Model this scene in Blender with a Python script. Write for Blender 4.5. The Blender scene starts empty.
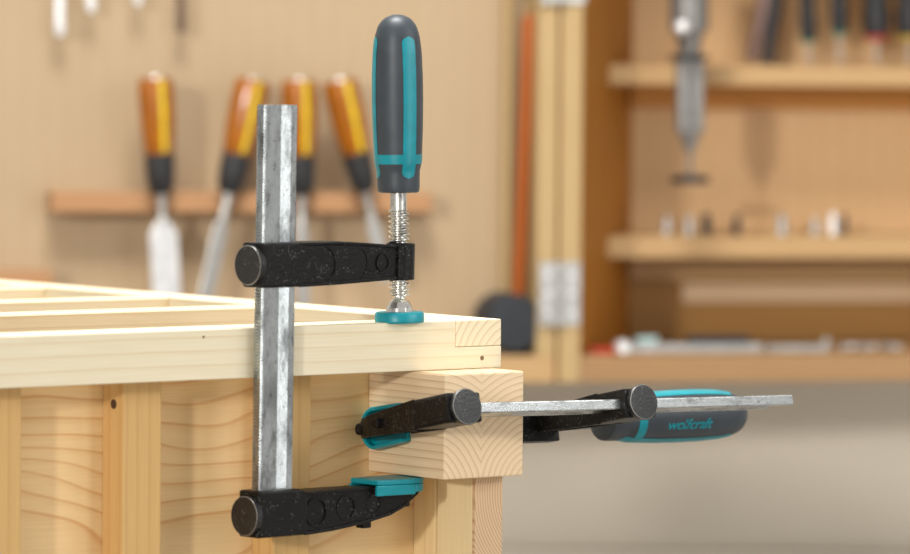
import bpy, bmesh, math, random
from mathutils import Vector, Matrix, noise
random.seed(7)
scn = bpy.context.scene
col = scn.collection
sin, cos, PI = math.sin, math.cos, math.pi
rad = math.radians

# ------------------------------------------------------------------ camera
F = 5000.0                                    # focal length in pixels of a 910 px frame
PITCH, ROLL, YAW = rad(2.7), rad(-0.5), rad(38)
right = Vector((1, 0, 0)); fwd = Vector((0, cos(PITCH), -sin(PITCH))); up = Vector((0, sin(PITCH), cos(PITCH)))
cr = right * cos(ROLL) - up * sin(ROLL)
cu = right * sin(ROLL) + up * cos(ROLL)
def ray(px, py): return fwd + cr * ((px - 455) / F) - cu * ((py - 277) / F)
CAM = Vector((-0.03065189, -3.3733037, 0.18722417))
cd = bpy.data.cameras.new('camera'); cam = bpy.data.objects.new('camera', cd); col.objects.link(cam)
m3 = Matrix((cr, cu, -fwd)).transposed()
cam.matrix_world = Matrix.Translation(CAM) @ m3.to_4x4()
cd.sensor_width = 36; cd.lens = F * 36 / 910; cd.clip_end = 60
cd.dof.use_dof = True; cd.dof.focus_distance = 3.36; cd.dof.aperture_fstop = 6.3
scn.camera = cam

# ------------------------------------------------------------------ light and exposure
scn.view_settings.view_transform = 'Standard'; scn.view_settings.look = 'None'
scn.view_settings.gamma = 1; scn.view_settings.exposure = 0.0
w = bpy.data.worlds.new('room_light'); scn.world = w; w.use_nodes = True
bg = w.node_tree.nodes['Background']; bg.inputs[0].default_value = (1.0, 0.97, 0.93, 1); bg.inputs[1].default_value = 0.5
def area(name, loc, target, size, power, color=(1, 1, 1), sy=None):
    l = bpy.data.lights.new(name, 'AREA'); l.energy = power; l.color = color
    l.shape = 'RECTANGLE'; l.size = size; l.size_y = sy or size
    o = bpy.data.objects.new(name, l); col.objects.link(o); o.location = loc
    o.rotation_euler = (Vector(target) - Vector(loc)).to_track_quat('-Z', 'Y').to_euler(); return o
sl = bpy.data.lights.new('low_sun', 'SUN'); sl.energy = 1.28; sl.angle = rad(3.5); sl.color = (1, .97, .93)
so = bpy.data.objects.new('low_sun', sl); col.objects.link(so); so.location = (-1, -2.5, 1)
so.rotation_euler = Vector((.42, 1, -.19)).to_track_quat('-Z', 'Y').to_euler()
area('rail_top_fill', (-0.2, 0.1, 1.9), (-0.15, 0.12, 0), 0.8, 72, (1, 0.98, 0.96))  # added overhead fill that whitens the rail tops
area('bar_glint_fill', (1.36, -1.02, 0.35), (0, 0.1, -0.05), 0.45, 8, (0.97, 0.99, 1), 1.5)  # added light, placed for the bright reflection in the bar groove
area('wall_fill', (1.35, 0.75, -0.5), (0.6, 1.96, -0.4), 0.7, 4, (1, 0.98, 0.95))  # added fill out of view, lifts the wall below the cabinet
area('edge_glint_fill', (1.45, -0.36, 0.62), (0.1, 0, 0), 0.5, 5, (1, 0.99, 0.97), 0.4)  # added light, brightens the narrow edge of the sideways clamp bar
area('front_fill', (-0.9, -3.5, -0.1), (0.3, 1.6, -0.4), 1.0, 12, (1, 0.98, .95))  # added fill from the camera side for the wall and front faces

# ------------------------------------------------------------------ mesh helpers
class Frame:
    def __init__(s, origin, yaw):
        s.M = Matrix.Translation(Vector(origin)) @ Matrix.Rotation(yaw, 4, 'Z'); s.I = s.M.inverted()
    def hit(s, px, py, ax, c):                # point of the local plane ax = c seen at a pixel
        o = s.I @ CAM; d = s.I.to_3x3() @ ray(px, py); i = 'xyz'.index(ax)
        return o + d * ((c - o[i]) / d[i])
def newobj(name, bm, mat, parent=None, M=None, bevel=0, smooth=False, seg=2, recalc=True):
    if recalc: bmesh.ops.recalc_face_normals(bm, faces=bm.faces)
    me = bpy.data.meshes.new(name); bm.to_mesh(me); bm.free()
    o = bpy.data.objects.new(name, me); col.objects.link(o)
    if mat: me.materials.append(mat)
    if parent is not None: o.parent = parent
    if M is not None: o.matrix_local = M
    if smooth:
        for p in me.polygons: p.use_smooth = True
        a = me.attributes.new('sharp_edge', 'BOOLEAN', 'EDGE') if 'sharp_edge' not in me.attributes else me.attributes['sharp_edge']
        bm2 = bmesh.new(); bm2.from_mesh(me)
        vals = [(len(e.link_faces) == 2 and e.calc_face_angle(0) > rad(38)) for e in bm2.edges]; bm2.free()
        a = me.attributes['sharp_edge']; a.data.foreach_set('value', vals)
    if bevel:
        b = o.modifiers.new('bevel', 'BEVEL'); b.width = bevel; b.segments = seg; b.limit_method = 'ANGLE'; b.angle_limit = rad(32)
    return o
def box(bm, a, b):
    x0, y0, z0 = a; x1, y1, z1 = b
    v = [bm.verts.new(p) for p in ((x0,y0,z0),(x1,y0,z0),(x1,y1,z0),(x0,y1,z0),(x0,y0,z1),(x1,y0,z1),(x1,y1,z1),(x0,y1,z1))]
    for f in ((0,3,2,1),(4,5,6,7),(0,1,5,4),(1,2,6,5),(2,3,7,6),(3,0,4,7)): bm.faces.new([v[i] for i in f])
    return bm
def bx(a, b): return box(bmesh.new(), a, b)
def prism(bm, pts, lo, hi, fn=lambda p, q, t: (p, q, t)):
    # extrude a 2d outline from lo to hi along the third axis; fn maps (p, q, t) to xyz
    A = [bm.verts.new(fn(p, q, lo)) for p, q in pts]; B = [bm.verts.new(fn(p, q, hi)) for p, q in pts]
    bm.faces.new(A); bm.faces.new(list(reversed(B))); n = len(pts)
    for i in range(n): bm.faces.new((A[i], B[i], B[(i+1) % n], A[(i+1) % n]))
    return bm
def lathe(bm, prof, seg=40, M=Matrix.Identity(4)):
    rings = []
    for r, z in prof:
        if r < 1e-6: rings.append([bm.verts.new(M @ Vector((0, 0, z)))])
        else: rings.append([bm.verts.new(M @ Vector((r*cos(2*PI*k/seg), r*sin(2*PI*k/seg), z))) for k in range(seg)])
    for a, b in zip(rings, rings[1:]):
        for k in range(seg):
            j = (k+1) % seg
            q = [a[k % len(a)], a[j % len(a)], b[j % len(b)], b[k % len(b)]]
            q = [v for i, v in enumerate(q) if v not in q[:i]]
            if len(q) > 2: bm.faces.new(q)
    for rg in (rings[0], rings[-1]):
        if len(rg) > 2: bm.faces.new(rg)
    return bm
def tube(bm, p, q, r0, r1=None, seg=20):
    p, q = Vector(p), Vector(q); d = q - p
    M = Matrix.Translation(p) @ d.to_track_quat('Z', 'Y').to_matrix().to_4x4()
    return lathe(bm, [(r0, 0), (r1 if r1 is not None else r0, d.length)], seg, M)
def tag(o, label=None, cat=None, group=None, kind=None):
    if label: o['label'] = label
    if cat: o['category'] = cat
    if group: o['group'] = group
    if kind: o['kind'] = kind
    return o
def thing(name, M, label, cat, group=None):
    o = bpy.data.objects.new(name, None); col.objects.link(o); o.matrix_world = M; o.empty_display_size = .02
    return tag(o, label, cat, group)

# ------------------------------------------------------------------ materials
def srgb(r, g, b):
    f = lambda c: (c/255/12.92) if c/255 <= .04045 else ((c/255 + .055)/1.055)**2.4
    return (f(r), f(g), f(b), 1)
class NT:
    def __init__(s, name):
        s.m = bpy.data.materials.new(name); s.m.use_nodes = True; s.t = s.m.node_tree; s.b = s.t.nodes['Principled BSDF']
    def n(s, kind, **kw):
        nd = s.t.nodes.new(kind)
        for k, v in kw.items(): setattr(nd, k, v)
        return nd
    def L(s, a, b): s.t.links.new(a, b)
    def math(s, op, a, b=None, c=None):
        nd = s.n('ShaderNodeMath', operation=op)
        for i, v in enumerate((a, b, c)):
            if v is None: continue
            if isinstance(v, (int, float)): nd.inputs[i].default_value = v
            else: s.L(v, nd.inputs[i])
        return nd.outputs[0]
    def vm(s, op, a, b=None):
        nd = s.n('ShaderNodeVectorMath', operation=op)
        for i, v in enumerate((a, b)):
            if v is None: continue
            if isinstance(v, (tuple, list)): nd.inputs[i].default_value = v
            else: s.L(v, nd.inputs[i])
        return nd.outputs[1] if op == 'LENGTH' else nd.outputs[0]
    def noise(s, vec, scale, detail=2, rough=.5):
        nd = s.n('ShaderNodeTexNoise'); nd.inputs['Scale'].default_value = scale; nd.inputs['Detail'].default_value = detail
        nd.inputs['Roughness'].default_value = rough; s.L(vec, nd.inputs['Vector']); return nd
    def ramp(s, fac, stops):
        nd = s.n('ShaderNodeValToRGB'); e = nd.color_ramp.elements
        while len(e) < len(stops): e.new(.5)
        for el, (p, c) in zip(e, stops): el.position = p; el.color = c
        s.L(fac, nd.inputs[0]); return nd.outputs[0]
    def mix(s, fac, a, b, mode='MIX'):
        nd = s.n('ShaderNodeMix', data_type='RGBA', blend_type=mode)
        if isinstance(fac, (int, float)): nd.inputs[0].default_value = fac
        else: s.L(fac, nd.inputs[0])
        for i, v in ((6, a), (7, b)):
            if isinstance(v, tuple): nd.inputs[i].default_value = v
            else: s.L(v, nd.inputs[i])
        return nd.outputs[2]
    def bump(s, h, strength, dist=.001):
        nd = s.n('ShaderNodeBump'); nd.inputs['Strength'].default_value = strength; nd.inputs['Distance'].default_value = dist
        s.L(h, nd.inputs['Height']); s.L(nd.outputs[0], s.b.inputs['Normal'])
    def coord(s): return s.n('ShaderNodeTexCoord').outputs['Object']
def wood(name, early, late, axis='x', pith=(0, 0, 0), ring=.004, wob=.006, wobscale=(3, 14), rough=.55, contrast=1.0, twist=0, sharp=.8, fold=None):
    """solid softwood: year rings around a pith line that runs along the grain axis"""
    m = NT(name); c = m.coord(); i = 'xyz'.index(axis)
    mask = [1, 1, 1]; mask[i] = 0
    a, b = wobscale
    st = [b, b, b]; st[i] = a
    nz = m.noise(m.vm('MULTIPLY', c, tuple(st)), 1.0, 1.5)
    off = m.vm('MULTIPLY', m.vm('SUBTRACT', nz.outputs['Color'], (.5, .5, .5)), (wob*2,)*3)
    p = c
    if fold is not None:                       # two laminations with mirrored rings, glued at x = fold
        sep = m.n('ShaderNodeSeparateXYZ'); m.L(c, sep.inputs[0]); cmb = m.n('ShaderNodeCombineXYZ')
        m.L(m.math('ABSOLUTE', m.math('SUBTRACT', sep.outputs[0], fold)), cmb.inputs[0]); m.L(sep.outputs[1], cmb.inputs[1]); m.L(sep.outputs[2], cmb.inputs[2]); p = cmb.outputs[0]
    p = m.vm('SUBTRACT', p, pith)
    if twist:
        sep = m.n('ShaderNodeSeparateXYZ'); m.L(c, sep.inputs[0]); cmb = m.n('ShaderNodeCombineXYZ')
        j = (i+1) % 3; m.L(m.math('MULTIPLY', sep.outputs[i], twist), cmb.inputs[j]); p = m.vm('ADD', p, cmb.outputs[0])
    r = m.vm('LENGTH', m.vm('MULTIPLY', m.vm('ADD', p, off), tuple(mask)))
    # ring spacing varies
    cy = m.math('FRACT', m.math('MULTIPLY', r, 1/ring))
    st2 = [900, 900, 900]; st2[i] = 18
    fib = m.noise(m.vm('MULTIPLY', c, tuple(st2)), 1.0, 2)
    mid = tuple(early[k]*.72 + late[k]*.28 for k in range(3)) + (1,)
    ringc = m.ramp(cy, [(0, early), (.45, early), (sharp, mid), (sharp+.12, late), (1, mid)])
    st3 = [20, 20, 20]; st3[i] = 3
    big = m.noise(m.vm('MULTIPLY', c, tuple(st3)), 1.0, 2)
    colr = m.mix(m.math('MULTIPLY', big.outputs[0], .75 * 1.0), ringc, early)
    base = m.mix(1 - contrast, colr, early) if contrast < 1 else colr
    fibc = m.ramp(fib.outputs[0], [(.3, (.93, .91, .88, 1)), (.7, (1, 1, 1, 1))])
    m.L(m.mix(1.0, base, fibc, 'MULTIPLY'), m.b.inputs['Base Color'])
    m.b.inputs['Roughness'].default_value = rough; m.b.inputs['Specular IOR Level'].default_value = .3
    m.bump(fib.outputs[0], .12, .0004)
    return m.m
def plain(name, c, rough=.5, metal=0, spec=.5, speck=0, bump=0, bscale=400):
    m = NT(name); m.b.inputs['Roughness'].default_value = rough; m.b.inputs['Metallic'].default_value = metal
    m.b.inputs['Specular IOR Level'].default_value = spec; co = m.coord()
    n1 = m.noise(co, 60, 3); v = .12 if not speck else .25
    lo = tuple(x*(1-v) for x in c[:3]) + (1,); hi = tuple(min(1, x*(1+v)) for x in c[:3]) + (1,)
    base = m.ramp(n1.outputs[0], [(.35, lo), (.65, hi)])
    if speck:
        vo = m.n('ShaderNodeTexVoronoi'); vo.inputs['Scale'].default_value = 700; m.L(co, vo.inputs['Vector'])
        dn = m.noise(co, 160, 1)
        k = m.math('MULTIPLY', m.math('LESS_THAN', vo.outputs['Distance'], .2), m.math('GREATER_THAN', dn.outputs[0], .56))
        base = m.mix(m.math('MULTIPLY', k, speck), base, srgb(150, 145, 138))
    m.L(base, m.b.inputs['Base Color'])
    if bump: m.bump(m.noise(co, bscale, 3).outputs[0], bump, .0006)
    return m.m
def zinc(name, axis='z', base=(188, 192, 192), scratch=True, rough=.3):
    m = NT(name); co = m.coord(); m.b.inputs['Metallic'].default_value = .9
    n1 = m.noise(m.vm('MULTIPLY', co, (110, 110, 45)), 1, 4, .65)
    n2 = m.noise(co, 380, 3, .7)
    b = m.ramp(n1.outputs[0], [(.34, srgb(*[int(v*.66) for v in base])), (.5, srgb(*base)), (.7, srgb(*[min(255, int(v*1.12)) for v in base]))])
    pits = m.ramp(n2.outputs[0], [(.3, srgb(120, 120, 118)), (.38, (1, 1, 1, 1))])
    m.L(m.mix(.8, b, pits, 'MULTIPLY'), m.b.inputs['Base Color'])
    m.L(m.ramp(n1.outputs[0], [(.3, (rough+.15,)*3 + (1,)), (.7, (rough-.05,)*3 + (1,))]), m.b.inputs['Roughness'])
    m.bump(n2.outputs[0], .12, .0003)
    return m.m

PE, PL = srgb(236, 221, 188), srgb(212, 172, 116)
M_railA = wood('pale_spruce_rail', srgb(234, 223, 194), srgb(216, 190, 142), 'x', (0, .035, -.075), .0078, .003, (1.5, 8), contrast=.8)
M_slat = wood('pale_spruce_slat', srgb(236, 218, 182), srgb(212, 180, 130), 'x', (0, .05, -.06), .007, .004, (1.5, 8), contrast=.7)
M_railB = wood('pale_spruce_side_rail', srgb(238, 224, 192), srgb(176, 142, 100), 'y', (.014, 0, -.034), .0052, .001, (2, 12), contrast=.9)
M_block = wood('pine_block', srgb(231, 206, 170), srgb(172, 124, 84), 'y', (.046, 0, -.010), .0046, .0032, (3.5, 26), contrast=.9, fold=.031, sharp=.82)
M_panel = wood('knotty_pine_panel', srgb(232, 200, 148), srgb(202, 140, 78), 'x', (0, .034, .70), .0115, .036, (4.5, 13), contrast=1)
M_stud = wood('pine_stud', srgb(212, 174, 114), srgb(192, 144, 82), 'z', (.05, .04, 0), .0062, .003, (1.2, 10), contrast=.8)
M_board = wood('pale_edge_board', srgb(232, 212, 168), srgb(220, 194, 146), 'z', (-.06, .01, 0), .006, .004, (1.2, 6), contrast=.5)
M_face = wood('figured_board_edge', srgb(214, 184, 148), srgb(166, 126, 94), 'y', (.058, 0, .742), .0021, .0022, (3, 22), contrast=1, sharp=.55)
M_post = wood('pale_pine_post', srgb(232, 206, 156), srgb(216, 182, 128), 'z', (.06, .05, 0), .008, .003, (1.2, 10), contrast=.6)
M_cast = plain('black_painted_cast_iron', srgb(17, 16, 16), .4, 0, .22, speck=.6, bump=.75, bscale=480)
M_castrim = plain('worn_black_rivet', srgb(32, 32, 33), .36, .1, .5, speck=.6, bump=.3, bscale=500)
M_worn = plain('bare_worn_edge', srgb(150, 146, 140), .4, .6)
M_zinc = zinc('galvanised_steel_bar', rough=.2)
M_zinc2 = zinc('bright_zinc_spindle', base=(214, 212, 206), rough=.22)
M_teal = plain('teal_plastic', srgb(0, 136, 148), .38, 0, .45)
M_grip = plain('dark_grey_soft_grip', srgb(55, 62, 68), .45, 0, .45, bump=.06, bscale=300)

# ------------------------------------------------------------------ frames of the place
WF = Frame((0, 0, 0), YAW)                    # the timber frame: x along the front rail, y away, z up
mm = .001
def lumber(name, a, b, mat, label, cat='board', group=None, bevel=.0009, frame=WF, kind=None):
    """one squared timber from corner a to corner b (mm) in the timber frame"""
    a = Vector(a)*mm; b = Vector(b)*mm
    o = newobj(name, bx((0, 0, 0), tuple(b - a)), mat, bevel=bevel); o.matrix_world = frame.M @ Matrix.Translation(a)
    return tag(o, label, cat, group, kind)

# ------------------------------------------------------------------ room shell
YB = 1.62                                     # wall plane behind the cabinet
NF = Frame((0, 0, 0), 0)
m = NT('greige_wall_paint'); n_ = m.noise(m.coord(), 6, 3)
m.L(m.ramp(n_.outputs[0], [(.3, srgb(199, 191, 175)), (.7, srgb(203, 195, 180))]), m.b.inputs['Base Color']); m.b.inputs['Roughness'].default_value = .8
M_wall = m.m
m = NT('grey_concrete_floor'); n_ = m.noise(m.coord(), 5, 4)
m.L(m.ramp(n_.outputs[0], [(.3, srgb(140, 134, 126)), (.7, srgb(158, 152, 144))]), m.b.inputs['Base Color']); m.b.inputs['Roughness'].default_value = .6
M_floor = m.m
FZ = -.86
o = newobj('wall_back', bx((-2.4, YB+.34, FZ), (2.4, YB+.44, 1.7)), M_wall); tag(o, kind='structure')
o = newobj('floor', bx((-2.4, -4.2, FZ-.05), (2.4, YB+.44, FZ)), M_floor); tag(o, kind='structure')
zt = NF.hit(700, 549, 'y', YB+.34).z
o = newobj('trim_back', bx((-2.4, YB+.318, zt-.12), (2.4, YB+.34, zt)), M_wall, bevel=.004); tag(o, kind='structure')

# ------------------------------------------------------------------ tool cabinet on the wall and its open door
YD = 1.50
def bwood(name, c1, c2, ring=.006, axis='z', wob=.012): return wood(name, c1, c2, axis, (.02, .03, -.01), ring, wob, (1.2, 6), contrast=.45)
M_ply = bwood('light_plywood', srgb(174, 152, 122), srgb(164, 138, 106), .02)
M_stile = bwood('oiled_pine', srgb(178, 152, 108), srgb(162, 132, 90))
M_cab = bwood('oiled_beech', srgb(170, 124, 72), srgb(152, 104, 54))
M_side = bwood('oiled_beech_shaded_side', srgb(166, 108, 36), srgb(146, 88, 24))  # shade of the inner side face put into the wood colour
M_cabx = bwood('oiled_beech_shelf', srgb(182, 149, 105), srgb(166, 126, 82), .006, 'x')
M_rack = bwood('brown_rack_wood', srgb(172, 130, 92), srgb(156, 110, 74), .006, 'x')
M_pale = bwood('pale_rule_wood', srgb(200, 172, 140), srgb(192, 160, 126), .006, 'x')
M_steel = plain('brushed_steel', srgb(176, 174, 170), .32, .85)
M_cleat = bwood('shaded_cleat_wood', srgb(190, 130, 58), srgb(170, 108, 44), .006, 'x')  # warm shade under the upper shelf put into this colour
M_bot = bwood('bottom_board_wood', srgb(156, 122, 84), srgb(142, 104, 68), .006, 'x')
M_gun = plain('grey_cast_metal', srgb(128, 126, 122), .4, .5)
M_bright = plain('bright_steel', srgb(226, 226, 226), .3, .55)
M_dark = plain('black_rubber', srgb(30, 30, 32), .5)
M_amber = plain('amber_acetate', srgb(150, 84, 0), .18, 0, .6)
M_yellow = plain('yellow_acetate', srgb(214, 184, 2), .25, 0, .6)
M_navy = plain('dark_blue_grey_rubber', srgb(34, 37, 42), .6)
M_ash = bwood('red_brown_handle', srgb(160, 82, 24), srgb(136, 66, 18))
M_red = plain('red_plastic', srgb(190, 40, 34), .4)
M_cyan = plain('green_collar', srgb(0, 110, 90), .4)
M_gold = plain('yellow_collar', srgb(200, 170, 30), .4)

def span_box(fr, name, p0, p1, ya, yb, mat, parent=None, yref=None, bevel=.0015):
    """box in frame fr whose front face (local y = ya) spans two picture corners"""
    a = fr.hit(*p0, 'y', ya); b = fr.hit(*p1, 'y', ya)
    return rect_box(fr, name, (min(a.x, b.x), ya, min(a.z, b.z)), (max(a.x, b.x), yb, max(a.z, b.z)), mat, parent, bevel)
def rect_box(fr, name, a, b, mat, parent=None, bevel=.0015):
    a, b = Vector(a), Vector(b)
    o = newobj(name, bx((0, 0, 0), tuple(b-a)), mat, parent, bevel=bevel)
    Mw = fr.M @ Matrix.Translation(a)
    if parent is None: o.matrix_world = Mw
    else: o.matrix_local = (parent.matrix_world if parent.parent is None else parent.matrix_world).inverted() @ Mw
    return o
def axis_thing(fr, name, p0, p1, y, label, cat, group=None):
    """empty at picture point p0 on local plane y, its z axis toward p1; returns thing, length"""
    a = fr.hit(*p0, 'y', y); b = fr.hit(*p1, 'y', y); dd = b - a
    rot = Matrix.Rotation(math.atan2(dd.x, dd.z), 4, 'Y')
    return thing(name, fr.M @ Matrix.Translation(a) @ rot, label, cat, group), dd.length
def lpart(parent, name, prof, mat, seg=28, M=None, sq=1, bevel=0):
    bm = lathe(bmesh.new(), [(r*mm, z*mm) for r, z in prof], seg)
    if sq != 1: bmesh.ops.scale(bm, verts=bm.verts, vec=(1, sq, 1))
    return newobj(name, bm, mat, parent, M, smooth=True)

# cabinet carcass, turned a little on the wall, its door swung open flat to the left
PC = NF.hit(557.5, 383, 'y', YD)
DF = Frame((0, 0, 0), 0); DF.M = Matrix.Translation(PC) @ Matrix.Rotation(rad(12), 4, 'Z') @ Matrix.Translation(-PC); DF.I = DF.M.inverted()
CF = Frame(PC, rad(12))
cz = lambda py, y, px=760: CF.hit(px, py, 'y', y).z
x0 = CF.hit(580, 300, 'y', 0).x; DEP = .235; XR = .62; ZT = .62
cab = thing('tool_cabinet', CF.M, 'open oiled wooden tool cabinet on the wall, two shelves, door swung open leftwards', 'cabinet'); bpy.context.view_layer.update()
def sub_box(name, a, b, mat, parent, bevel=.0015):
    """part of the cabinet given in door coordinates"""
    a, b = Vector(a), Vector(b); o = newobj(name, bx((0, 0, 0), tuple(b-a)), mat, parent, bevel=bevel)
    bpy.context.view_layer.update(); o.matrix_local = parent.matrix_world.inverted() @ DF.M @ Matrix.Translation(a); bpy.context.view_layer.update(); return o
xr = DF.hit(556.5, 300, 'y', YD).x; zb = PC.z; zt = .46; xl = -.78
zb2 = DF.hit(540, 356, 'y', YD).z; xs = DF.hit(537, 300, 'y', YD).x
door = sub_box('door', (xl, YD+.07, zb), (xr, YD+.085, zt), M_ply, cab); door['label'] = 'open door panel of light plywood fitted with tool racks'
sub_box('stile', (xs, YD, zb2), (xr, YD+.07, zt), M_stile, door)
sub_box('stile', (xl, YD, zb2), (xl+.022, YD+.07, zt), M_stile, door)
sub_box('bottom_rail', (xl, YD, zb), (xr, YD+.07, zb2), M_cabx, door)
sub_box('top_rail', (xl+.022, YD, zt-.026), (xs, YD+.07, zt), M_cabx, door)
sub_box('batten', (DF.hit(506, 0, 'y', YD+.05).x, YD+.05, zb2), (DF.hit(513, 0, 'y', YD+.05).x, YD+.07, zt-.026), M_stile, door)
a = DF.hit(52, 192, 'y', YD+.03); b = DF.hit(372, 213, 'y', YD+.03)
rk = sub_box('chisel_rack', (a.x, YD+.03, b.z), (b.x+.06, YD+.0695, a.z), M_rack, door); rk['label'] = 'brown rack rail holding the four chisels'
a = DF.hit(-90, 272, 'y', YD+.03); b = DF.hit(53, 283, 'y', YD+.03)
sub_box('lower_rack', (a.x, YD+.03, b.z-.006), (b.x, YD+.0695, a.z), M_rack, door)
a = DF.hit(30, -75, 'y', YD+.03)
sub_box('upper_rack', (a.x, YD+.0601, a.z-.02), (DF.hit(220, 0, 'y', YD+.03).x, YD+.0695, a.z), M_rack, door)
# hinges
for (p0, p1, lb) in (((538, 325), (579, 262), 'lower steel hinge between cabinet and open door'), ((535, 3), (580, -60), 'upper steel hinge')):
    a = DF.hit(*p0, 'y', YD); b = DF.hit(*p1, 'y', YD); h_ = b.z-a.z; hw_ = (b.x-a.x)/2
    bm = bmesh.new(); box(bm, (-hw_, -.0052, 0), (hw_, -.0034, h_)); lathe(bm, [(0, 0), (.0036, 0), (.0036, h_), (0, h_)], 20, Matrix.Translation((0, -.0062, 0)))
    t = newobj('hinge', bm, M_steel, cab, smooth=True); t.matrix_local = Matrix.Translation((.0003, 0, a.z-PC.z)); t['label'] = lb
    for sg in (-1, 1):
        for q in (.2, .5, .8):
            newobj('screw_head', lathe(bmesh.new(), [(0, 0), (.0028, 0), (.002, .0009), (0, .001)], 14), M_bright, t, Matrix.Translation((sg*hw_*.6, -.0052, h_*q)) @ Matrix.Rotation(PI/2, 4, 'X'))

# chisels
def chisel(p0, p1, label, blade, gone=False):
    t, Ln = axis_thing(DF, 'chisel', p0, p1, YD+.018, label, 'chisel', None)
    k = Ln/.113
    # z runs downward from the butt of the grip
    h = lpart(t, 'handle', [(0, 0), (14, 0), (16.6, 2), (17.3, 12), (17, 40), (15.2, 62), (13.4, 74), (0, 75)], M_amber)
    bm = bmesh.new()
    rows = []
    for i in range(30):
        z = (1.5 + 70*i/29); r = 16.6 + .7*min(1, z/10) - max(0, z-30)*.068 + .4
        rows.append([bm.verts.new((r*sin(a_)*mm, -r*cos(a_)*mm, z*mm)) for a_ in [(-.36 + .30*j/6) for j in range(7)]])
    for r0, r1 in zip(rows, rows[1:]):
        for j in range(6): bm.faces.new((r0[j], r0[j+1], r1[j+1], r1[j]))
    f = newobj('stripe', bm, M_yellow, h, smooth=True); f['label'] = 'yellow stripe along the amber handle'
    g = lpart(t, 'grip_collar', [(0, 73), (14.2, 73), (13.8, 90), (12.6, 104), (8, 112), (0, 112)], M_dark); g['label'] = 'black collar below the amber handle'
    lpart(t, 'butt_cap', [(0, -1.6), (11.5, -1.6), (12.5, 0), (0, .4)], M_steel)
    lpart(t, 'shank', [(0, 110), (5, 111), (4.2, 130), (5.5, 140), (0, 140)], M_steel)
    wd, ln = blade
    bm = bmesh.new(); prism(bm, [(-4*mm, 134*mm), (-wd*mm, 150*mm), (-wd*mm, ln*mm), (wd*mm, ln*mm), (wd*mm, 150*mm), (4*mm, 134*mm)], -1.7*mm, 1.7*mm, lambda p, q, y: (p, y, q))
    newobj('blade', bm, M_bright if wd > 9 else M_steel, t, bevel=.0006)
    return t
chisel((155, 78), (161, 190), 'leftmost chisel, amber handle with yellow stripe and broad bright blade', (13.5, 235))
chisel((253, 80), (229, 190), 'chisel hanging askew left of the upright steel bar, narrow grey blade', (7, 225))
chisel((299, 80), (301, 190), 'chisel half hidden behind the upright steel bar', (6, 225))
chisel((339, 80), (365, 190), 'rightmost chisel, leaning right beside the upright grip', (6.5, 200))
# screwdrivers whose blades end in the top of the picture
for k, (p1, p0, r, mt, lb) in enumerate((((60, 36), (59, -60), 5.2, M_bright, 'leftmost screwdriver blade hanging into the top edge, broad and bright'),
                                  ((91, 12), (90, -60), 5, M_bright, 'short bright screwdriver tip at the top edge, second from left'),
                                  ((138, 5), (138, -60), 4.5, M_bright, 'screwdriver tip barely showing at the top edge above the leftmost chisel'),
                                  ((181, 33), (181, -60), 5, plain('blackened_steel', srgb(96, 76, 60), .4, .3), 'dark brown screwdriver blade hanging into the top edge'))):
    t, Ln = axis_thing(DF, 'screwdriver', p0, p1, YD+.045, lb, 'screwdriver')
    Lm = Ln*1000
    lpart(t, 'blade', [(0, 0), (r*.8, 0), (r*.9, Lm-16), (r, Lm-8), (r*.7, Lm), (0, Lm)], mt, 20, sq=.6)
    lpart(t, 'handle', [(0, -90), (9, -90), (13, -84), (13, -30), (9, -8), (8, 0), (0, 0)], M_dark)

# mallet hanging in the corner of the door
t, Ln = axis_thing(DF, 'mallet', (517, 322), (530, 14), YD+.034, 'rubber mallet on the door, dark round head down and red-brown handle up', 'mallet')
bm = bmesh.new(); lathe(bm, [(0, -.033), (.0265, -.033), (.0286, -.030), (.0286, .028), (.0265, .031), (0, .033)], 48, Matrix.Translation((-.0095, 0, 0)) @ Matrix.Rotation(PI/2, 4, 'X'))
newobj('head', bm, M_navy, t, smooth=True)
bm = bmesh.new(); lathe(bm, [(0, 0), (.0062, 0), (.006, Ln*.4), (.0072, Ln*.8), (.0078, Ln*.97), (.005, Ln), (0, Ln)], 28); hh = newobj('handle', bm, M_ash, t, smooth=True)


zbt = cz(355, 0)
xw, SY = CF.hit(631, 200, 'y', DEP).x, .125
newobj('side_panel', prism(bmesh.new(), [(.0005, 0), (x0, 0), (xw, DEP), (.0005, DEP)], 0, ZT), M_side, cab, bevel=.001)
xsh = x0 + (xw-x0)*SY/DEP - .0005
rect_box(CF, 'edge_band', (.0005, -.003, 0), (x0, 0, ZT), M_stile, cab)
rect_box(CF, 'side_panel', (XR-.022, 0, 0), (XR, DEP, ZT), M_stile, cab)
rect_box(CF, 'bottom_panel', (x0-.0005, 0, 0), (XR-.022, DEP, zbt), M_bot, cab)
rect_box(CF, 'top_panel', (x0, 0, ZT-.025), (XR-.022, DEP, ZT), M_cabx, cab)
rect_box(CF, 'back_panel', (.0005, DEP, 0), (XR, DEP+.012, ZT), bwood('cabinet_back_ply', srgb(204, 168, 124), srgb(188, 148, 102), .02), cab)
zu, zl = (cz(66, SY), cz(86, SY)), (cz(237, SY), cz(258, SY))
rect_box(CF, 'shelf', (xsh, SY, zu[1]), (XR-.022, DEP, zu[0]), M_cabx, cab)
rect_box(CF, 'shelf', (xsh, SY, zl[1]), (XR-.022, DEP, zl[0]), M_cabx, cab)
rect_box(CF, 'cleat', (xw-.006, DEP-.02, cz(108, DEP-.02)), (XR-.022, DEP, zu[1]), M_cleat, cab)  # strip carrying the upper shelf's shadow in its colour
rect_box(CF, 'cleat', (xw-.006, DEP-.02, cz(280, DEP-.02)), (XR-.022, DEP, zl[1]), M_cabx, cab)
a = CF.hit(682, 303, 'y', DEP-.012)
M_low = bwood('shade_toned_board', srgb(158, 116, 60), srgb(140, 98, 46), .01, 'x')  # shade of the lower compartment put into the board colour
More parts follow.
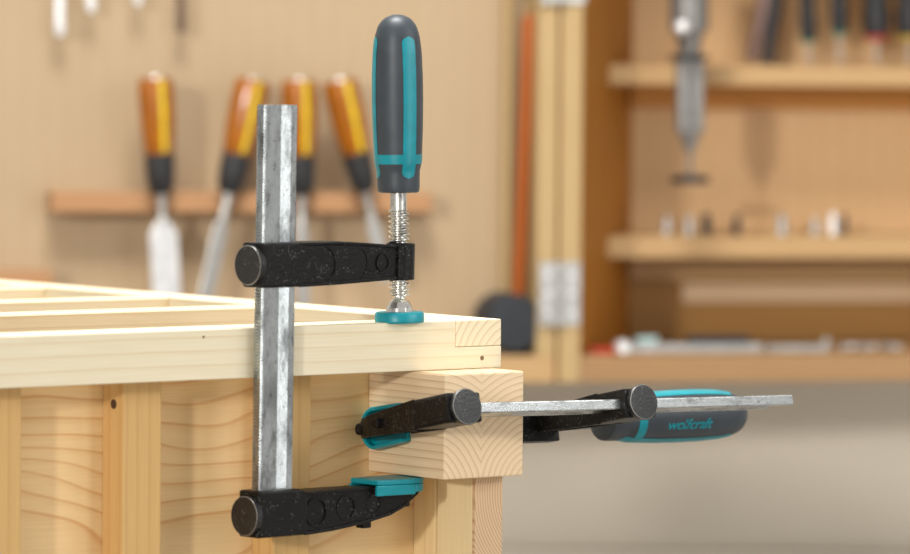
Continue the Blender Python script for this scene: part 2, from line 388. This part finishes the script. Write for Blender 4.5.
rect_box(CF, 'lower_shade_board', (xw-.004, DEP-.008, zbt+.0005), (XR-.022, DEP, cz(280, DEP-.02)-.0005), M_low, cab)  # added board, darkens the cabinet back below the lower shelf like shade
tag(rect_box(CF, 'straightedge', (a.x, DEP-.014, a.z), (XR-.03, DEP-.0085, cz(283, DEP-.012))  , M_pale), 'pale wooden straightedge on the cabinet back below the lower shelf', 'ruler')

# sockets along the lower shelf
for i, (px, wpx, hpx, mt, lb) in enumerate(((667, 9, 15, M_steel, 'leftmost small grey socket on the lower shelf'), (689, 10, 15, M_steel, 'grey socket second from left on the lower shelf'),
        (706, 10, 17, M_dark, 'dark socket third from left on the lower shelf'), (737, 8, 16, M_dark, 'slim dark socket fourth from left on the lower shelf'),
        (782, 12, 16, M_steel, 'wide grey socket in the middle of the lower shelf'), (815, 9, 14, M_steel, 'short grey socket left of the bright one'),
        (833, 9, 18, M_bright, 'bright socket near the right end of the row'), (844, 7, 17, M_dark, 'rightmost dark socket on the lower shelf'))):
    a = CF.hit(px, 230, 'y', SY+.05); Ms = CF.M @ Matrix.Translation((a.x, SY+.05, zl[0]+.0002))
    r = wpx/2*1.0
    t = thing('socket', Ms, lb, 'socket', 'sockets on the lower shelf')
    lpart(t, 'body', [(0, 0), (r, 0), (r, hpx*.6), (r*.86, hpx*.68), (r*.86, hpx*1.25), (r*.6, hpx*1.25), (r*.6, hpx), (0, hpx)], mt, 20)

# things lying on the cabinet floor
def on_floor(name, px0, px1, y, dep, h, mat, label, cat, base=None, bevel=.0012):
    z = (base if base is not None else zbt) + .0002
    return tag(rect_box(CF, name, (CF.hit(px0, 350, 'y', y).x, y, z), (CF.hit(px1, 350, 'y', y).x, y+dep, z+h*mm), mat, bevel=bevel), label, cat)
lv = on_floor('steel_level', 622, 763, .035, .02, 9, M_steel, 'long flat steel bar lying at the left of the cabinet floor', 'level')
on_floor('tool_case', 690, 750, .037, .016, 7, M_dark, 'flat black case lying on the long steel bar', 'case', zbt+.0095)
on_floor('glass_vial', 638, 658, .038, .012, 6, plain('pale_blue_plastic', srgb(160, 190, 190), .3), 'small pale blue vial box on the left end of the steel bar', 'vial', zbt+.0095)
on_floor('sliding_rule', 768, 830, .04, .02, 7, M_steel, 'shorter grey metal rule right of the long steel bar', 'rule')
on_floor('rule_stop', 824, 830, .061, .008, 13, M_steel, 'small upright metal stop behind the right end of the shorter rule', 'stop')
on_floor('red_marker', 590, 617, .03, .01, 5, M_red, 'small red marker lying in the left corner of the cabinet floor', 'marker')
t = thing('steel_roller', CF.M @ Matrix.Translation((CF.hit(622, 342, 'y', .02).x, .02, zbt+.0075)), 'small bright steel roller at the left end of the long bar', 'roller')
bm = bmesh.new(); lathe(bm, [(0, -.008), (.0055, -.008), (.007, -.006), (.007, .006), (.0055, .008), (0, .008)], 24, Matrix.Rotation(PI/2, 4, 'X')); newobj('body', bm, M_bright, t, smooth=True)
for i, (px, ln, lb) in enumerate(((848, 18, 'leftmost of the small drill bits lying right of the rules'), (868, 20, 'middle small drill bit right of the rules'), (892, 22, 'rightmost small drill bit by the picture edge'))):
    a = CF.hit(px, 350, 'y', .05); Ms = CF.M @ Matrix.Translation((a.x, .05, zbt+.0042)) @ Matrix.Rotation(rad(78+9*i), 4, 'Y')
    t = thing('drill_bit', Ms @ Matrix.Translation((0, 0, -ln*.5*mm)), lb, 'drill bit', 'drill bits on the cabinet floor')
    lpart(t, 'shank', [(0, 0), (3.8, 0), (3.8, ln*.5), (0, ln*.5)], M_steel, 16); lpart(t, 'flute', [(0, ln*.5), (2.4, ln*.5), (2.4, ln*.9), (0, ln)], M_bright, 16)

# tools standing on the upper shelf
YT = SY+.06
def standing(name, p0, p1, label, cat, parts, group=None):
    t, Ln = axis_thing(CF, name, p0, p1, YT, label, cat, group)
    for nm, prof, mt in parts(Ln*1000): lpart(t, nm, prof, mt, 24)
    return t
def driver(collar, rh, ln_sh):
    return lambda L_: [('blade', [(0, 0), (2, 0), (2, ln_sh+4), (0, ln_sh+4)], M_steel), ('collar', [(0, ln_sh), (rh*.72, ln_sh), (rh*.8, ln_sh+4), (0, ln_sh+5)], collar),
                       ('handle', [(0, ln_sh+4), (rh*.85, ln_sh+4), (rh, ln_sh+22), (rh*.8, ln_sh+40), (rh*1.05, ln_sh+70), (rh*.9, ln_sh+92), (0, ln_sh+96)], M_dark)]
zs = 64
standing('screwdriver', (809, zs), (806, -40), 'slim black screwdriver with green collar on the upper shelf, left one', 'screwdriver', driver(M_cyan, 9, 22), 'slim screwdrivers on the upper shelf')
standing('screwdriver', (840, zs), (838, -40), 'slim black screwdriver with green collar on the upper shelf, right one', 'screwdriver', driver(M_cyan, 9.5, 30), 'slim screwdrivers on the upper shelf')
standing('screwdriver', (877, zs), (875, -40), 'thick black screwdriver with red collar on the upper shelf', 'screwdriver', driver(M_red, 15, 25))
standing('screwdriver', (910, zs), (908, -40), 'thick black screwdriver with yellow collar cut by the right edge', 'screwdriver', driver(M_gold, 15, 25))
t, Ln = axis_thing(CF, 'pliers', (757, zs-3), (772, -30), YT, 'pliers with black and brown grips standing on the upper shelf, left of the screwdrivers', 'pliers')
for (xa, xb, mt, lb) in ((-6, -2, plain('mauve_brown_grip', srgb(120, 96, 88), .5), 'brown grip'), (11, 8, M_dark, 'black grip')):
    bm = bmesh.new(); tube(bm, (xa*mm, 0, 0), (xb*mm, 0, .09), .0062, .008, 20)
    g = newobj('grip', bm, mt, t, smooth=True); g['label'] = lb
bm = lathe(bmesh.new(), [(0, -.006), (.012, -.006), (.012, .006), (0, .006)], 24, Matrix.Translation((.003, 0, .1)) @ Matrix.Rotation(PI/2, 4, 'X')); newobj('joint', bm, M_steel, t, smooth=True)
newobj('jaw', bx((-.006, -.004, .108), (.012, .004, .15)), M_steel, t, bevel=.003)

# grey caulking-style press clamp hanging in front of the shelves
t, Ln = axis_thing(CF, 'press_clamp', (690, 183), (689, -30), .06, 'grey metal press clamp with round black foot hanging in front of the shelves', 'clamp')
q = lambda y: 183 - y
lpart(t, 'foot', [(0, 0), (19, 0), (19.5, 2), (18, 6), (8, 8), (0, 8)], M_dark)
lpart(t, 'rod', [(0, 8), (2.2, 8), (2.2, q(148)), (0, q(148))], M_gun)
lpart(t, 'nose', [(0, q(153)), (5, q(152)), (10, q(136)), (11.5, q(124)), (0, q(122))], M_gun)
for sx_ in (-1, 1):
    bm = bx(((sx_*7-6)*mm, -.008, q(134)*mm), ((sx_*7+6)*mm, .008, q(60)*mm)); newobj('guide_rail', bm, M_gun, t, bevel=.002)
lpart(t, 'stop_plate', [(0, q(61)), (20, q(61)), (20, q(56)), (0, q(56))], M_dark)
lpart(t, 'barrel', [(0, q(56)), (10, q(56)), (14, q(34)), (19, q(32)), (19.5, q(-30)), (0, q(-30))], M_gun)
bm = bmesh.new(); bmesh.ops.create_uvsphere(bm, u_segments=20, v_segments=12, radius=.0075, matrix=Matrix.Translation((-.012, -.017, q(29)*mm))); newobj('knob', bm, M_bright, t, smooth=True)

# ------------------------------------------------------------------ timber frame
H = -32.8
bm = bmesh.new()                              # front rail with a half-lap at its right end
prism(bm, [(-640*mm, H*mm), (1.4*mm, H*mm), (1.4*mm, -18*mm), (-38*mm, -18*mm), (-38*mm, 0), (-640*mm, 0)], 0, 34*mm, lambda p, q, t: (p, t, q))
o = newobj('front_rail', bm, M_railA, bevel=.0007); o.matrix_world = WF.M
tag(o, 'long pale spruce front rail on top of the frame, nearest the camera', 'rail')
for (px_, py_, r_) in ((203.5, 337, .0009), (482, 358, .0016)):
    p_ = WF.hit(px_, py_, 'y', 0)
    bm = bmesh.new(); tube(bm, (p_.x, -.0002, p_.z), (p_.x, .001, p_.z), r_, seg=14)
    h = newobj('nail_mark', bm, plain('dark_nail_mark', srgb(120, 100, 72), .8), o); h['label'] = 'small dark mark in the rail face'
bm = bmesh.new()
prism(bm, [(.0002, 0), (.0002, -17.8*mm), (34.2*mm, -17.8*mm), (34.2*mm, H*mm), (.66, H*mm), (.66, 0)], -37.8*mm, 1.4*mm, lambda p, q, t: (t, p, q))
o = newobj('side_rail', bm, M_railB, bevel=.0007); o.matrix_world = WF.M
tag(o, 'pale side rail running back from the right corner, end grain showing in the corner joint', 'rail')
for k, (y, xe, lb) in enumerate(((200, -38, 'cross slat of the frame top, first one behind the front rail'),
                                 (338, -38, 'cross slat of the frame top, second one behind the front rail'),
                                 (500, -38, 'rearmost cross slat of the frame top, only its end showing at the left edge'))):
    lumber('cross_slat', (-640, y, H), (xe, y+34, 0), M_slat, lb, 'slat', 'cross slats of the frame top')
# the block clamped under the corner
o = newobj('clamped_block', bx((0, 0, 0), (67.2*mm, 84*mm, 70.2*mm)), M_block, bevel=.0012)
o.matrix_world = WF.M @ Matrix.Translation(Vector((-73.2, -34, H-70.4))*mm)
tag(o, 'square pine block under the frame corner, end grain facing out, gripped by both clamps', 'block')
# back panel of the bays, studs and corner board
lumber('back_panel', (-640, 50.2, FZ*1000), (-12, 66, H-.2), M_panel, 'knotty pine panel behind the studs with wavy horizontal grain', 'panel', bevel=.0004)
for k, (x, lb) in enumerate(((-397, 'vertical pine stud cut by the left edge of the picture'), (-289, 'vertical pine stud with a small screw hole near its top, left of the upright clamp'),
                             (-169, 'vertical pine stud directly behind the steel bar of the upright clamp'))):
    s = lumber('stud', (x, 26, FZ*1000), (x+30, 50, H-.2), M_stud, lb, 'stud', 'studs of the frame side')
    if k == 1:
        bm = bmesh.new(); tube(bm, (-.0003, .011, .0), (.0012, .011, 0), .0032, seg=20)
        h = newobj('screw_hole', bm, plain('dark_hole', srgb(70, 45, 25), .8), s); h.location = (0, 0, (H-.2-16)*mm-FZ); h['label'] = 'dark round screw hole'
lumber('corner_stud', (-34, 26.2, FZ*1000), (-10, 50, H-70.8), M_post, 'light corner stud under the block, behind the pale corner board', 'stud')
cb = lumber('corner_board', (-32.4, -12.4, FZ*1000), (-9, 26, H-70.8), M_board, 'narrow pale board standing on edge below the block, curved grain on its front edge', 'board')
newobj('front_edge', bx((0, -.0036, 0), (.0234, 0, (H-70.8)*mm-FZ)), M_face, cb, bevel=.0006)['label'] = 'pinkish front edge with curved growth rings'

# ------------------------------------------------------------------ screw clamps
HP = [(0, 0), (12.6, 0), (13.8, .8), (14.2, 3), (14.3, 15), (15.4, 18.5), (15.8, 24), (16.6, 42), (17, 62), (16.9, 80), (16.2, 96), (15, 106), (13, 113), (9.5, 118), (5, 120.4), (0, 121)]
def hp(z, k):
    z /= k
    for (r0, z0), (r1, z1) in zip(HP[1:], HP[2:]):
        if z0 <= z <= z1: return r0 + (r1-r0)*(z-z0)/max(z1-z0, 1e-6)
    return 0
def smoothprof(k):
    out = [(0, 0), (12.6, 0), (13.8, .8*k)]
    n = 70
    for i in range(1, n):
        z = (1 + 119.6*i/n)*k
        r = sum(hp(min(max(z+d, .8), 120.6*k), k) for d in (-1.5, -.7, 0, .7, 1.5))/5
        out.append((r, z))
    return out + [(4, 120.5*k), (0, 121*k)]
def helix(bm, r_in, r_out, z0, z1, pitch, seg=28, per=10):
    n = int((z1-z0)/pitch*per); rows = []
    for i in range(n+1):
        z = z0 + (z1-z0)*i/n; row = []
        for k in range(seg):
            ph = (z/pitch - k/seg) % 1
            t = 0 if ph < .3 else (ph-.3)/.22 if ph < .52 else 1 if ph < .75 else (1-ph)/.25
            r = r_in + (r_out-r_in)*t
            row.append(bm.verts.new((r*cos(2*PI*k/seg), r*sin(2*PI*k/seg), z)))
        rows.append(row)
    for a, b in zip(rows, rows[1:]):
        for k in range(seg): bm.faces.new((a[k], a[(k+1) % seg], b[(k+1) % seg], b[k]))
    bm.faces.new(rows[0]); bm.faces.new(rows[-1])
def arc(cx, cz, r, a0, a1, n=14): return [(cx + r*cos(rad(a0+(a1-a0)*i/n)), cz + r*sin(rad(a0+(a1-a0)*i/n))) for i in range(n+1)]

def make_clamp(M, s, L, span, arm_z, handle_z, bar_top, label, stripe, hk=1.0, logo=None, flat=0, tilt=(0, 0), hr=1.0, teeth=-1, boss=(8, 12)):
    """local mm * s: x from the bar to the jaw, z along the bar, z = 0 the face of the fixed jaw"""
    t = thing('screw_clamp', M, label, 'clamp')
    def S(bm, k=None):
        bmesh.ops.scale(bm, verts=bm.verts, vec=(mm*s,)*3); return bm
    taper = lambda u: 1 - .36*min(max((u-18)/(L-18), 0), 1)
    def T(hw): return lambda p, q, y: (p, y*hw*taper(p), q)
    # steel bar with a rolled groove on both faces and serrated narrow edges
    W2, t2 = 14.4, 3.8
    prof = []
    face = [(-W2, t2-.5), (-W2+.6, t2), (-11.4, t2), (-10.4, t2-1.5), (1.2, t2-2.2), (2.0, t2-2.2), (8.8, t2), (W2-.6, t2), (W2, t2-.5)]
    prof = face + [(x, -y) for x, y in reversed(face)]
    z0, z1 = -30/s*1.0, bar_top
    bm = bmesh.new()
    ch = 7                                     # cut corner at the free end
    A = [bm.verts.new((x, y, z0)) for x, y in prof]
    B = [bm.verts.new((x, y, z1 - (flat*max(0, (x+2)/W2)))) for x, y in prof]
    n = len(prof); bm.faces.new(A); bm.faces.new(B)
    for i in range(n): bm.faces.new((A[i], B[i], B[(i+1) % n], A[(i+1) % n]))
    bar = newobj('bar', S(bm), M_zinc, t, bevel=.0003)
    bm = bmesh.new()                           # serrations on the rear narrow edge
    z = z0 + 2; 
    while z < z1 - 1.5:
        x = W2*teeth
        v = [bm.verts.new(p) for p in ((x, -t2+.4, z-.75), (x, t2-.4, z-.75), (x, t2-.4, z+.75), (x, -t2+.4, z+.75), (x+.75*teeth, -t2+.6, z), (x+.75*teeth, t2-.6, z))]
        for f in ((0, 1, 5, 4), (2, 3, 4, 5), (0, 4, 3), (1, 2, 5), (0, 3, 2, 1)): bm.faces.new([v[i] for i in f])
        z += 2.1
    newobj('serration', S(bm), M_zinc, bar)
    # fixed arm
    out = [(-20, -4.6), (L-40, -4.3), (L+10, -4.6), (L+17, -5.6), (L+18.5, -7.5), (L+14, -12), (L+3, -19), (L-12, -24.5), (L-35, -28.5), (L-65, -31.6), (10, -33), (-20, -33)]
    bm = bmesh.new(); prism(bm, out, -1, 1, T(9.6))
    fa = newobj('fixed_arm', S(bm), M_cast, t, bevel=.0011)
    def flange(bm, pts, hw, th):
        for (p0, q0), (p1, q1) in zip(pts, pts[1:]):
            prism(bm, [(p0, q0), (p1, q1), (p1, q1+th), (p0, q0+th)], -1, 1, T(hw))
    bm = bmesh.new(); prism(bm, [(-19.6, -2.6), (14, -2.2), (22, -4.6), (22, -32.8), (-19.6, -32.8)], -1, 1, T(10.8)); newobj('bar_housing', S(bm), M_cast, fa, bevel=.0016)
    bm = bmesh.new()
    flange(bm, [(20, -33), (L-65, -31.5), (L-35, -28.4), (L-12, -24.4), (L+3, -18.9)], 11.2, 2.2)
    flange(bm, [(20, -6.6), (L-38, -6.4)], 11.2, 2.0)
    newobj('flange', S(bm), M_cast, fa, bevel=.0006)
    bm = bmesh.new()                           # cast rings and step arcs on both faces
    for sg in (-1, 1):
        for (cx, r) in ((31, 9.5), (L*.52, 8.5), (L*.75, 7)):
            y = sg*9.6*taper(cx)
            for i in range(26):
                a, b = 2*PI*i/26, 2*PI*(i+1)/26
                q = [bm.verts.new((cx+rr*cos(c), y + sg*.55*e, -18.4+ (cx-31)*.05 + rr*sin(c))) for c in (a, b) for rr, e in ((r, -.6), (r, 1), (r-1.1, 1), (r-1.1, -.6))]
                for f in ((0, 1, 5, 4), (1, 2, 6, 5), (2, 3, 7, 6)): bm.faces.new([q[j] for j in f])
    newobj('cast_ring', S(bm), M_cast, fa)
    bm = box(bmesh.new(), (L-34, -3.5, -32.4), (L-26, 3.5, -27)); newobj('stop_lug', S(bm), M_cast, fa, bevel=.0008)
    bm = bmesh.new(); lathe(bm, [(0, 0), (4.2, 0), (4.6, -1), (4.2, -3.2), (0, -4)], 24, Matrix.Translation((L+6, 0, -16.5))); newobj('rivet', S(bm), M_cast, fa, smooth=True)
    def disc(parent, zc):
        bm = bmesh.new(); Mx = Matrix.Translation((-20, 0, zc)) @ Matrix.Rotation(-PI/2, 4, 'Y')
        lathe(bm, [(0, -1), (12.6, -1), (13.2, 3.4), (12.7, 4.1), (0, 4.3)], 48, Mx)
        d_ = newobj('rivet_head', S(bm), M_castrim, parent, smooth=True)
        bm = bmesh.new(); lathe(bm, [(12.9, 3.75), (12.75, 4.12), (12.45, 4.22), (12.45, 4.1), (12.9, 3.6)], 48, Mx)
        bm.faces.ensure_lookup_table()
        e = newobj('worn_rim', S(bm), M_worn, d_); e['label'] = 'thin bare metal rim of the rivet head'
    disc(fa, -18.8)
    # teal protective cap on the fixed jaw
    bm = bmesh.new()
    plate = [(L-30, -13.5), (L-4, -15.5)] + arc(L+3, 0, 15.5, -90, 90, 12) + [(L-4, 15.5), (L-30, 13.5)]
    def P2(p, q, z): return (p, q, z)
    prism(bm, plate, -3.4, 0, P2)
    for sg in (-1, 1):
        prism(bm, [(L-31, sg*14.4), (L+3, sg*15.5), (L+3, sg*12.4), (L-31, sg*11.6)], -10.5, -3.5, P2)
    ring_o = arc(L+3, 0, 15.5, -90, 90, 14); ring_i = list(reversed(arc(L+3, 0, 12.6, -90, 90, 14)))
    prism(bm, ring_o + ring_i, -9, -3.5, P2)
    c_ = newobj('jaw_cap', S(bm), M_teal, t, bevel=.0008); c_['label'] = 'teal plastic cap over the fixed jaw'
    # sliding arm
    z = arm_z
    out = [(-20, z-14.6), (16, z-14.6), (50, z-13.6), (L-12, z-11.6), (L-5, z-11.2), (L-5, z+11.2), (L-12, z+11.2), (L-40, z+13.4), (50, z+14.6), (16, z+14.6), (-20, z+14.6)]
    bm = bmesh.new(); prism(bm, out, -1, 1, T(8.8))
    sa = newobj('sliding_arm', S(bm), M_cast, t, bevel=.0011)
    bm = bmesh.new(); prism(bm, [(-19.6, z-14.4), (14, z-14.4), (14, z+14.4), (-19.6, z+14.4)], -1, 1, T(10.8)); newobj('bar_housing', S(bm), M_cast, sa, bevel=.0016)
    bm = bmesh.new(); flange(bm, [(12, z-14.6), (50, z-13.7), (L-10, z-11.6)], 11.4, 2.2)
    flange(bm, [(12, z+12.6), (50, z+12.6), (L-40, z+11.4), (L-10, z+9.2)], 11.0, 2.0); newobj('flange', S(bm), M_cast, sa, bevel=.0006)
    bm = bmesh.new()                           # stepped raised field ending in an arc
    for e_, hw in ((L*.33, 10.2), (L*.6, 9.6)):
        pl = [(10, z-12.6)] + arc(e_-4, z, 12.4, -80, 80, 14) + [(10, z+12.6)]
        prism(bm, pl, -1, 1, lambda p, q, y, hw=hw: (p, y*hw*taper(p), q))
    newobj('raised_step', S(bm), M_cast, sa, bevel=.0005)
    for sg in (-1,):
        for e_, hw, r, sw in ((L*.33, 9.9, 12.6, 78), (L*.6, 9.0, 12.4, 78), (L*.8+4, 8.8, 6.2, 180)):
            bm = bmesh.new(); a_o, a_i = arc(e_-4, z, r, -sw, sw, 24), arc(e_-4, z, r-1.2, -sw, sw, 24)
            for (p, q) in zip(zip(a_o, a_o[1:]), zip(a_i, a_i[1:])):
                v = [bm.verts.new((c[0], sg*(hw*taper(c[0]) + h_), c[1])) for c, h_ in ((p[0], .2), (p[1], .2), (p[1], .9), (p[0], .9), (q[0], .9), (q[1], .9), (q[1], .2), (q[0], .2))]
                for f in ((0, 1, 2, 3), (3, 2, 5, 4), (4, 5, 6, 7)): bm.faces.new([v[j] for j in f])
            newobj('cast_arc', S(bm), M_cast, sa)
    bm = bmesh.new(); lathe(bm, [(7.4, z-12.4), (9.4, z-12.2), (9.6, z+12.0), (7.4, z+12.4)], 36, Matrix.Translation((L, 0, 0)))
    box(bm, (L-9, -boss[0], z-boss[1]+1), (L+(4 if boss[0] > 8 else 0), boss[0], z+11)); newobj('screw_boss', S(bm), M_cast, sa, bevel=.0006)
    disc(sa, z)
    # spindle
    piv = Matrix.Translation((L*s*mm, 0, span*s*mm))
    Mz = piv @ Matrix.Rotation(rad(tilt[0]), 4, 'X') @ Matrix.Rotation(rad(tilt[1]), 4, 'Y') @ Matrix.Translation((0, 0, -span*s*mm))
    bm = bmesh.new(); helix(bm, 4.9, 7.2, span+18, handle_z-11.5, 3.35)
    sp = newobj('spindle', S(bm), M_zinc2, t, Mz, smooth=True)
    bm = bmesh.new(); lathe(bm, [(0, 0), (5.6, 0), (5.6, 13.5), (0, 13.5)], 32, Matrix.Translation((0, 0, handle_z-12))); newobj('shank', S(bm), M_zinc2, sp, smooth=True)
    bm = bmesh.new(); lathe(bm, [(0, span+4), (9, span+4), (9.4, span+7.6), (9.1, span+10), (6.8, span+14), (5.2, span+15), (3.9, span+16), (3.9, span+19), (0, span+19)], 10); newobj('ball_joint', S(bm), M_zinc2, sp, bevel=.0009)
    bm = bmesh.new(); lathe(bm, [(0, span), (15.8, span), (16.6, span+1), (16.4, span+6.2), (15.6, span+7.4), (9.5, span+7.4), (9, span+6), (0, span+6)], 48)
    pd = newobj('pressure_pad', S(bm), M_teal, sp, smooth=True, bevel=.0004); pd['label'] = 'round teal plastic pressure pad'
    # handle
    bm = bmesh.new(); lathe(bm, smoothprof(hk), 64)
    def SH(bm):
        bmesh.ops.scale(bm, verts=bm.verts, vec=(mm*s*hr,)*3); return bm
    hd = newobj('handle', SH(bm), M_grip, t, Mz @ Matrix.Translation((0, 0, handle_z*s*mm)), smooth=True)
    bm = bmesh.new()
    def patch(th, hwf, za, zb, off=.28, nz=60, na=10):
        rows = []
        for i in range(nz+1):
            zz = za + (zb-za)*i/nz; h = hwf(zz); row = []
            R = sum(hp(min(max(zz+d, .8), 120.6*hk), hk) for d in (-1.5, -.7, 0, .7, 1.5))/5
            for j in range(na+1):
                a = th + (h/R)*(2*j/na-1); row.append(bm.verts.new(((R+off)*cos(a), (R+off)*sin(a), zz)))
            rows.append(row)
        for a, b in zip(rows, rows[1:]):
            for j in range(na): bm.faces.new((a[j], a[j+1], b[j+1], b[j]))
    za, zb = 9.5*hk, 106*hk
    def hw(zz):
        w_ = 4.9
        for e in (za, zb):
            d = abs(zz-e)
            if d < w_: w_ = math.sqrt(max(w_*w_-(w_-d)**2, .01))
        return w_
    for th in stripe: patch(th, hw, za, zb)
    for k in range(12): patch(k*PI/6 + .26, lambda zz: 15.9*PI/12, 19.5*hk, 26*hk, .26, 6, 4)
    iv = newobj('grip_inlay', SH(bm), M_teal, hd, smooth=True, recalc=True); iv['label'] = 'teal stripes and ring inlaid in the grip'
    if logo is not None:
        cu_ = bpy.data.curves.new('lettering', 'FONT'); cu_.body = 'wolfcraft'; cu_.size = 10.5; cu_.shear = .18; cu_.offset = .16; cu_.space_character = .93
        to = bpy.data.objects.new('lettering_source', cu_); col.objects.link(to)
        me = bpy.data.meshes.new_from_object(to.evaluated_get(bpy.context.evaluated_depsgraph_get()))
        bpy.data.objects.remove(to); bm = bmesh.new(); bm.from_mesh(me)
        xs = [v.co.x for v in bm.verts]; x0, x1 = min(xs), max(xs)
        for v in bm.verts:
            x, y = (v.co.x-x0)/(x1-x0)*38, v.co.y*.92 - 2.6
            zz = 43*hk + x; R = hp(zz, hk) + .3; a = logo - y/R
            v.co = (R*cos(a), R*sin(a), zz)
        for f in bm.faces: f.normal_update()
        lt = newobj('lettering', SH(bm), M_teal, hd, recalc=False); lt['label'] = 'teal maker lettering on the grip'
    return t

# upright clamp on the frame corner
PHI = rad(6); L1 = 112
sx, sy = -80, 5.9
d = Vector((cos(PHI), sin(PHI), 0))
org = Vector((sx, sy, 0)) - d*L1; org.z = H-70.4
Mc = WF.M @ Matrix.Translation(org*mm) @ Matrix.Rotation(PHI, 4, 'Z')
pv = Mc @ Vector((0, 0, .2)); Mc = Matrix.Translation(pv) @ Matrix.Rotation(rad(.42), 4, 'Y') @ Matrix.Translation(-pv) @ Mc   # it leans a hair
make_clamp(Mc, 1.0, L1, 103.2, 103.2+41, 103.2+86.8, 103.2+145, 'upright screw clamp on the frame corner, grey steel bar and teal-striped grip pointing up',
           [rad(q_) - YAW - PHI for q_ in (-60, 58, 196)], hk=.98, tilt=(-.9, -1.0))

# sideways clamp across the block
S2 = .92
bdir = Vector((1, .0, -.018)).normalized()
pit = rad(11)
adir = Vector((0, cos(pit), -sin(pit))); adir = (adir - bdir*adir.dot(bdir)).normalized()
yd = bdir.cross(adir)
R2 = Matrix((adir, yd, bdir)).transposed().to_4x4()
L2 = 99
jaw = Vector((-73.4, 31, 0)); jaw.z = WF.hit(368, 429, 'x', -.09).z*1000
org2 = jaw - adir*(L2*S2)
Mc2 = WF.M @ Matrix.Translation(org2*mm) @ R2
CAMW = (WF.M @ Matrix.Translation(org2*mm) @ R2).inverted() @ CAM
va = math.atan2(CAMW.y, CAMW.x)
make_clamp(Mc2, S2, L2, 67.6/S2, 145, 206, 299, 'sideways screw clamp gripping the block, bar and grip with teal lettering pointing right', [va+rad(74), va-rad(70), va+rad(182)], hk=1.0, logo=va+.36, flat=12, tilt=(-.7, 0), hr=1.17, teeth=1, boss=(14.5, 30))
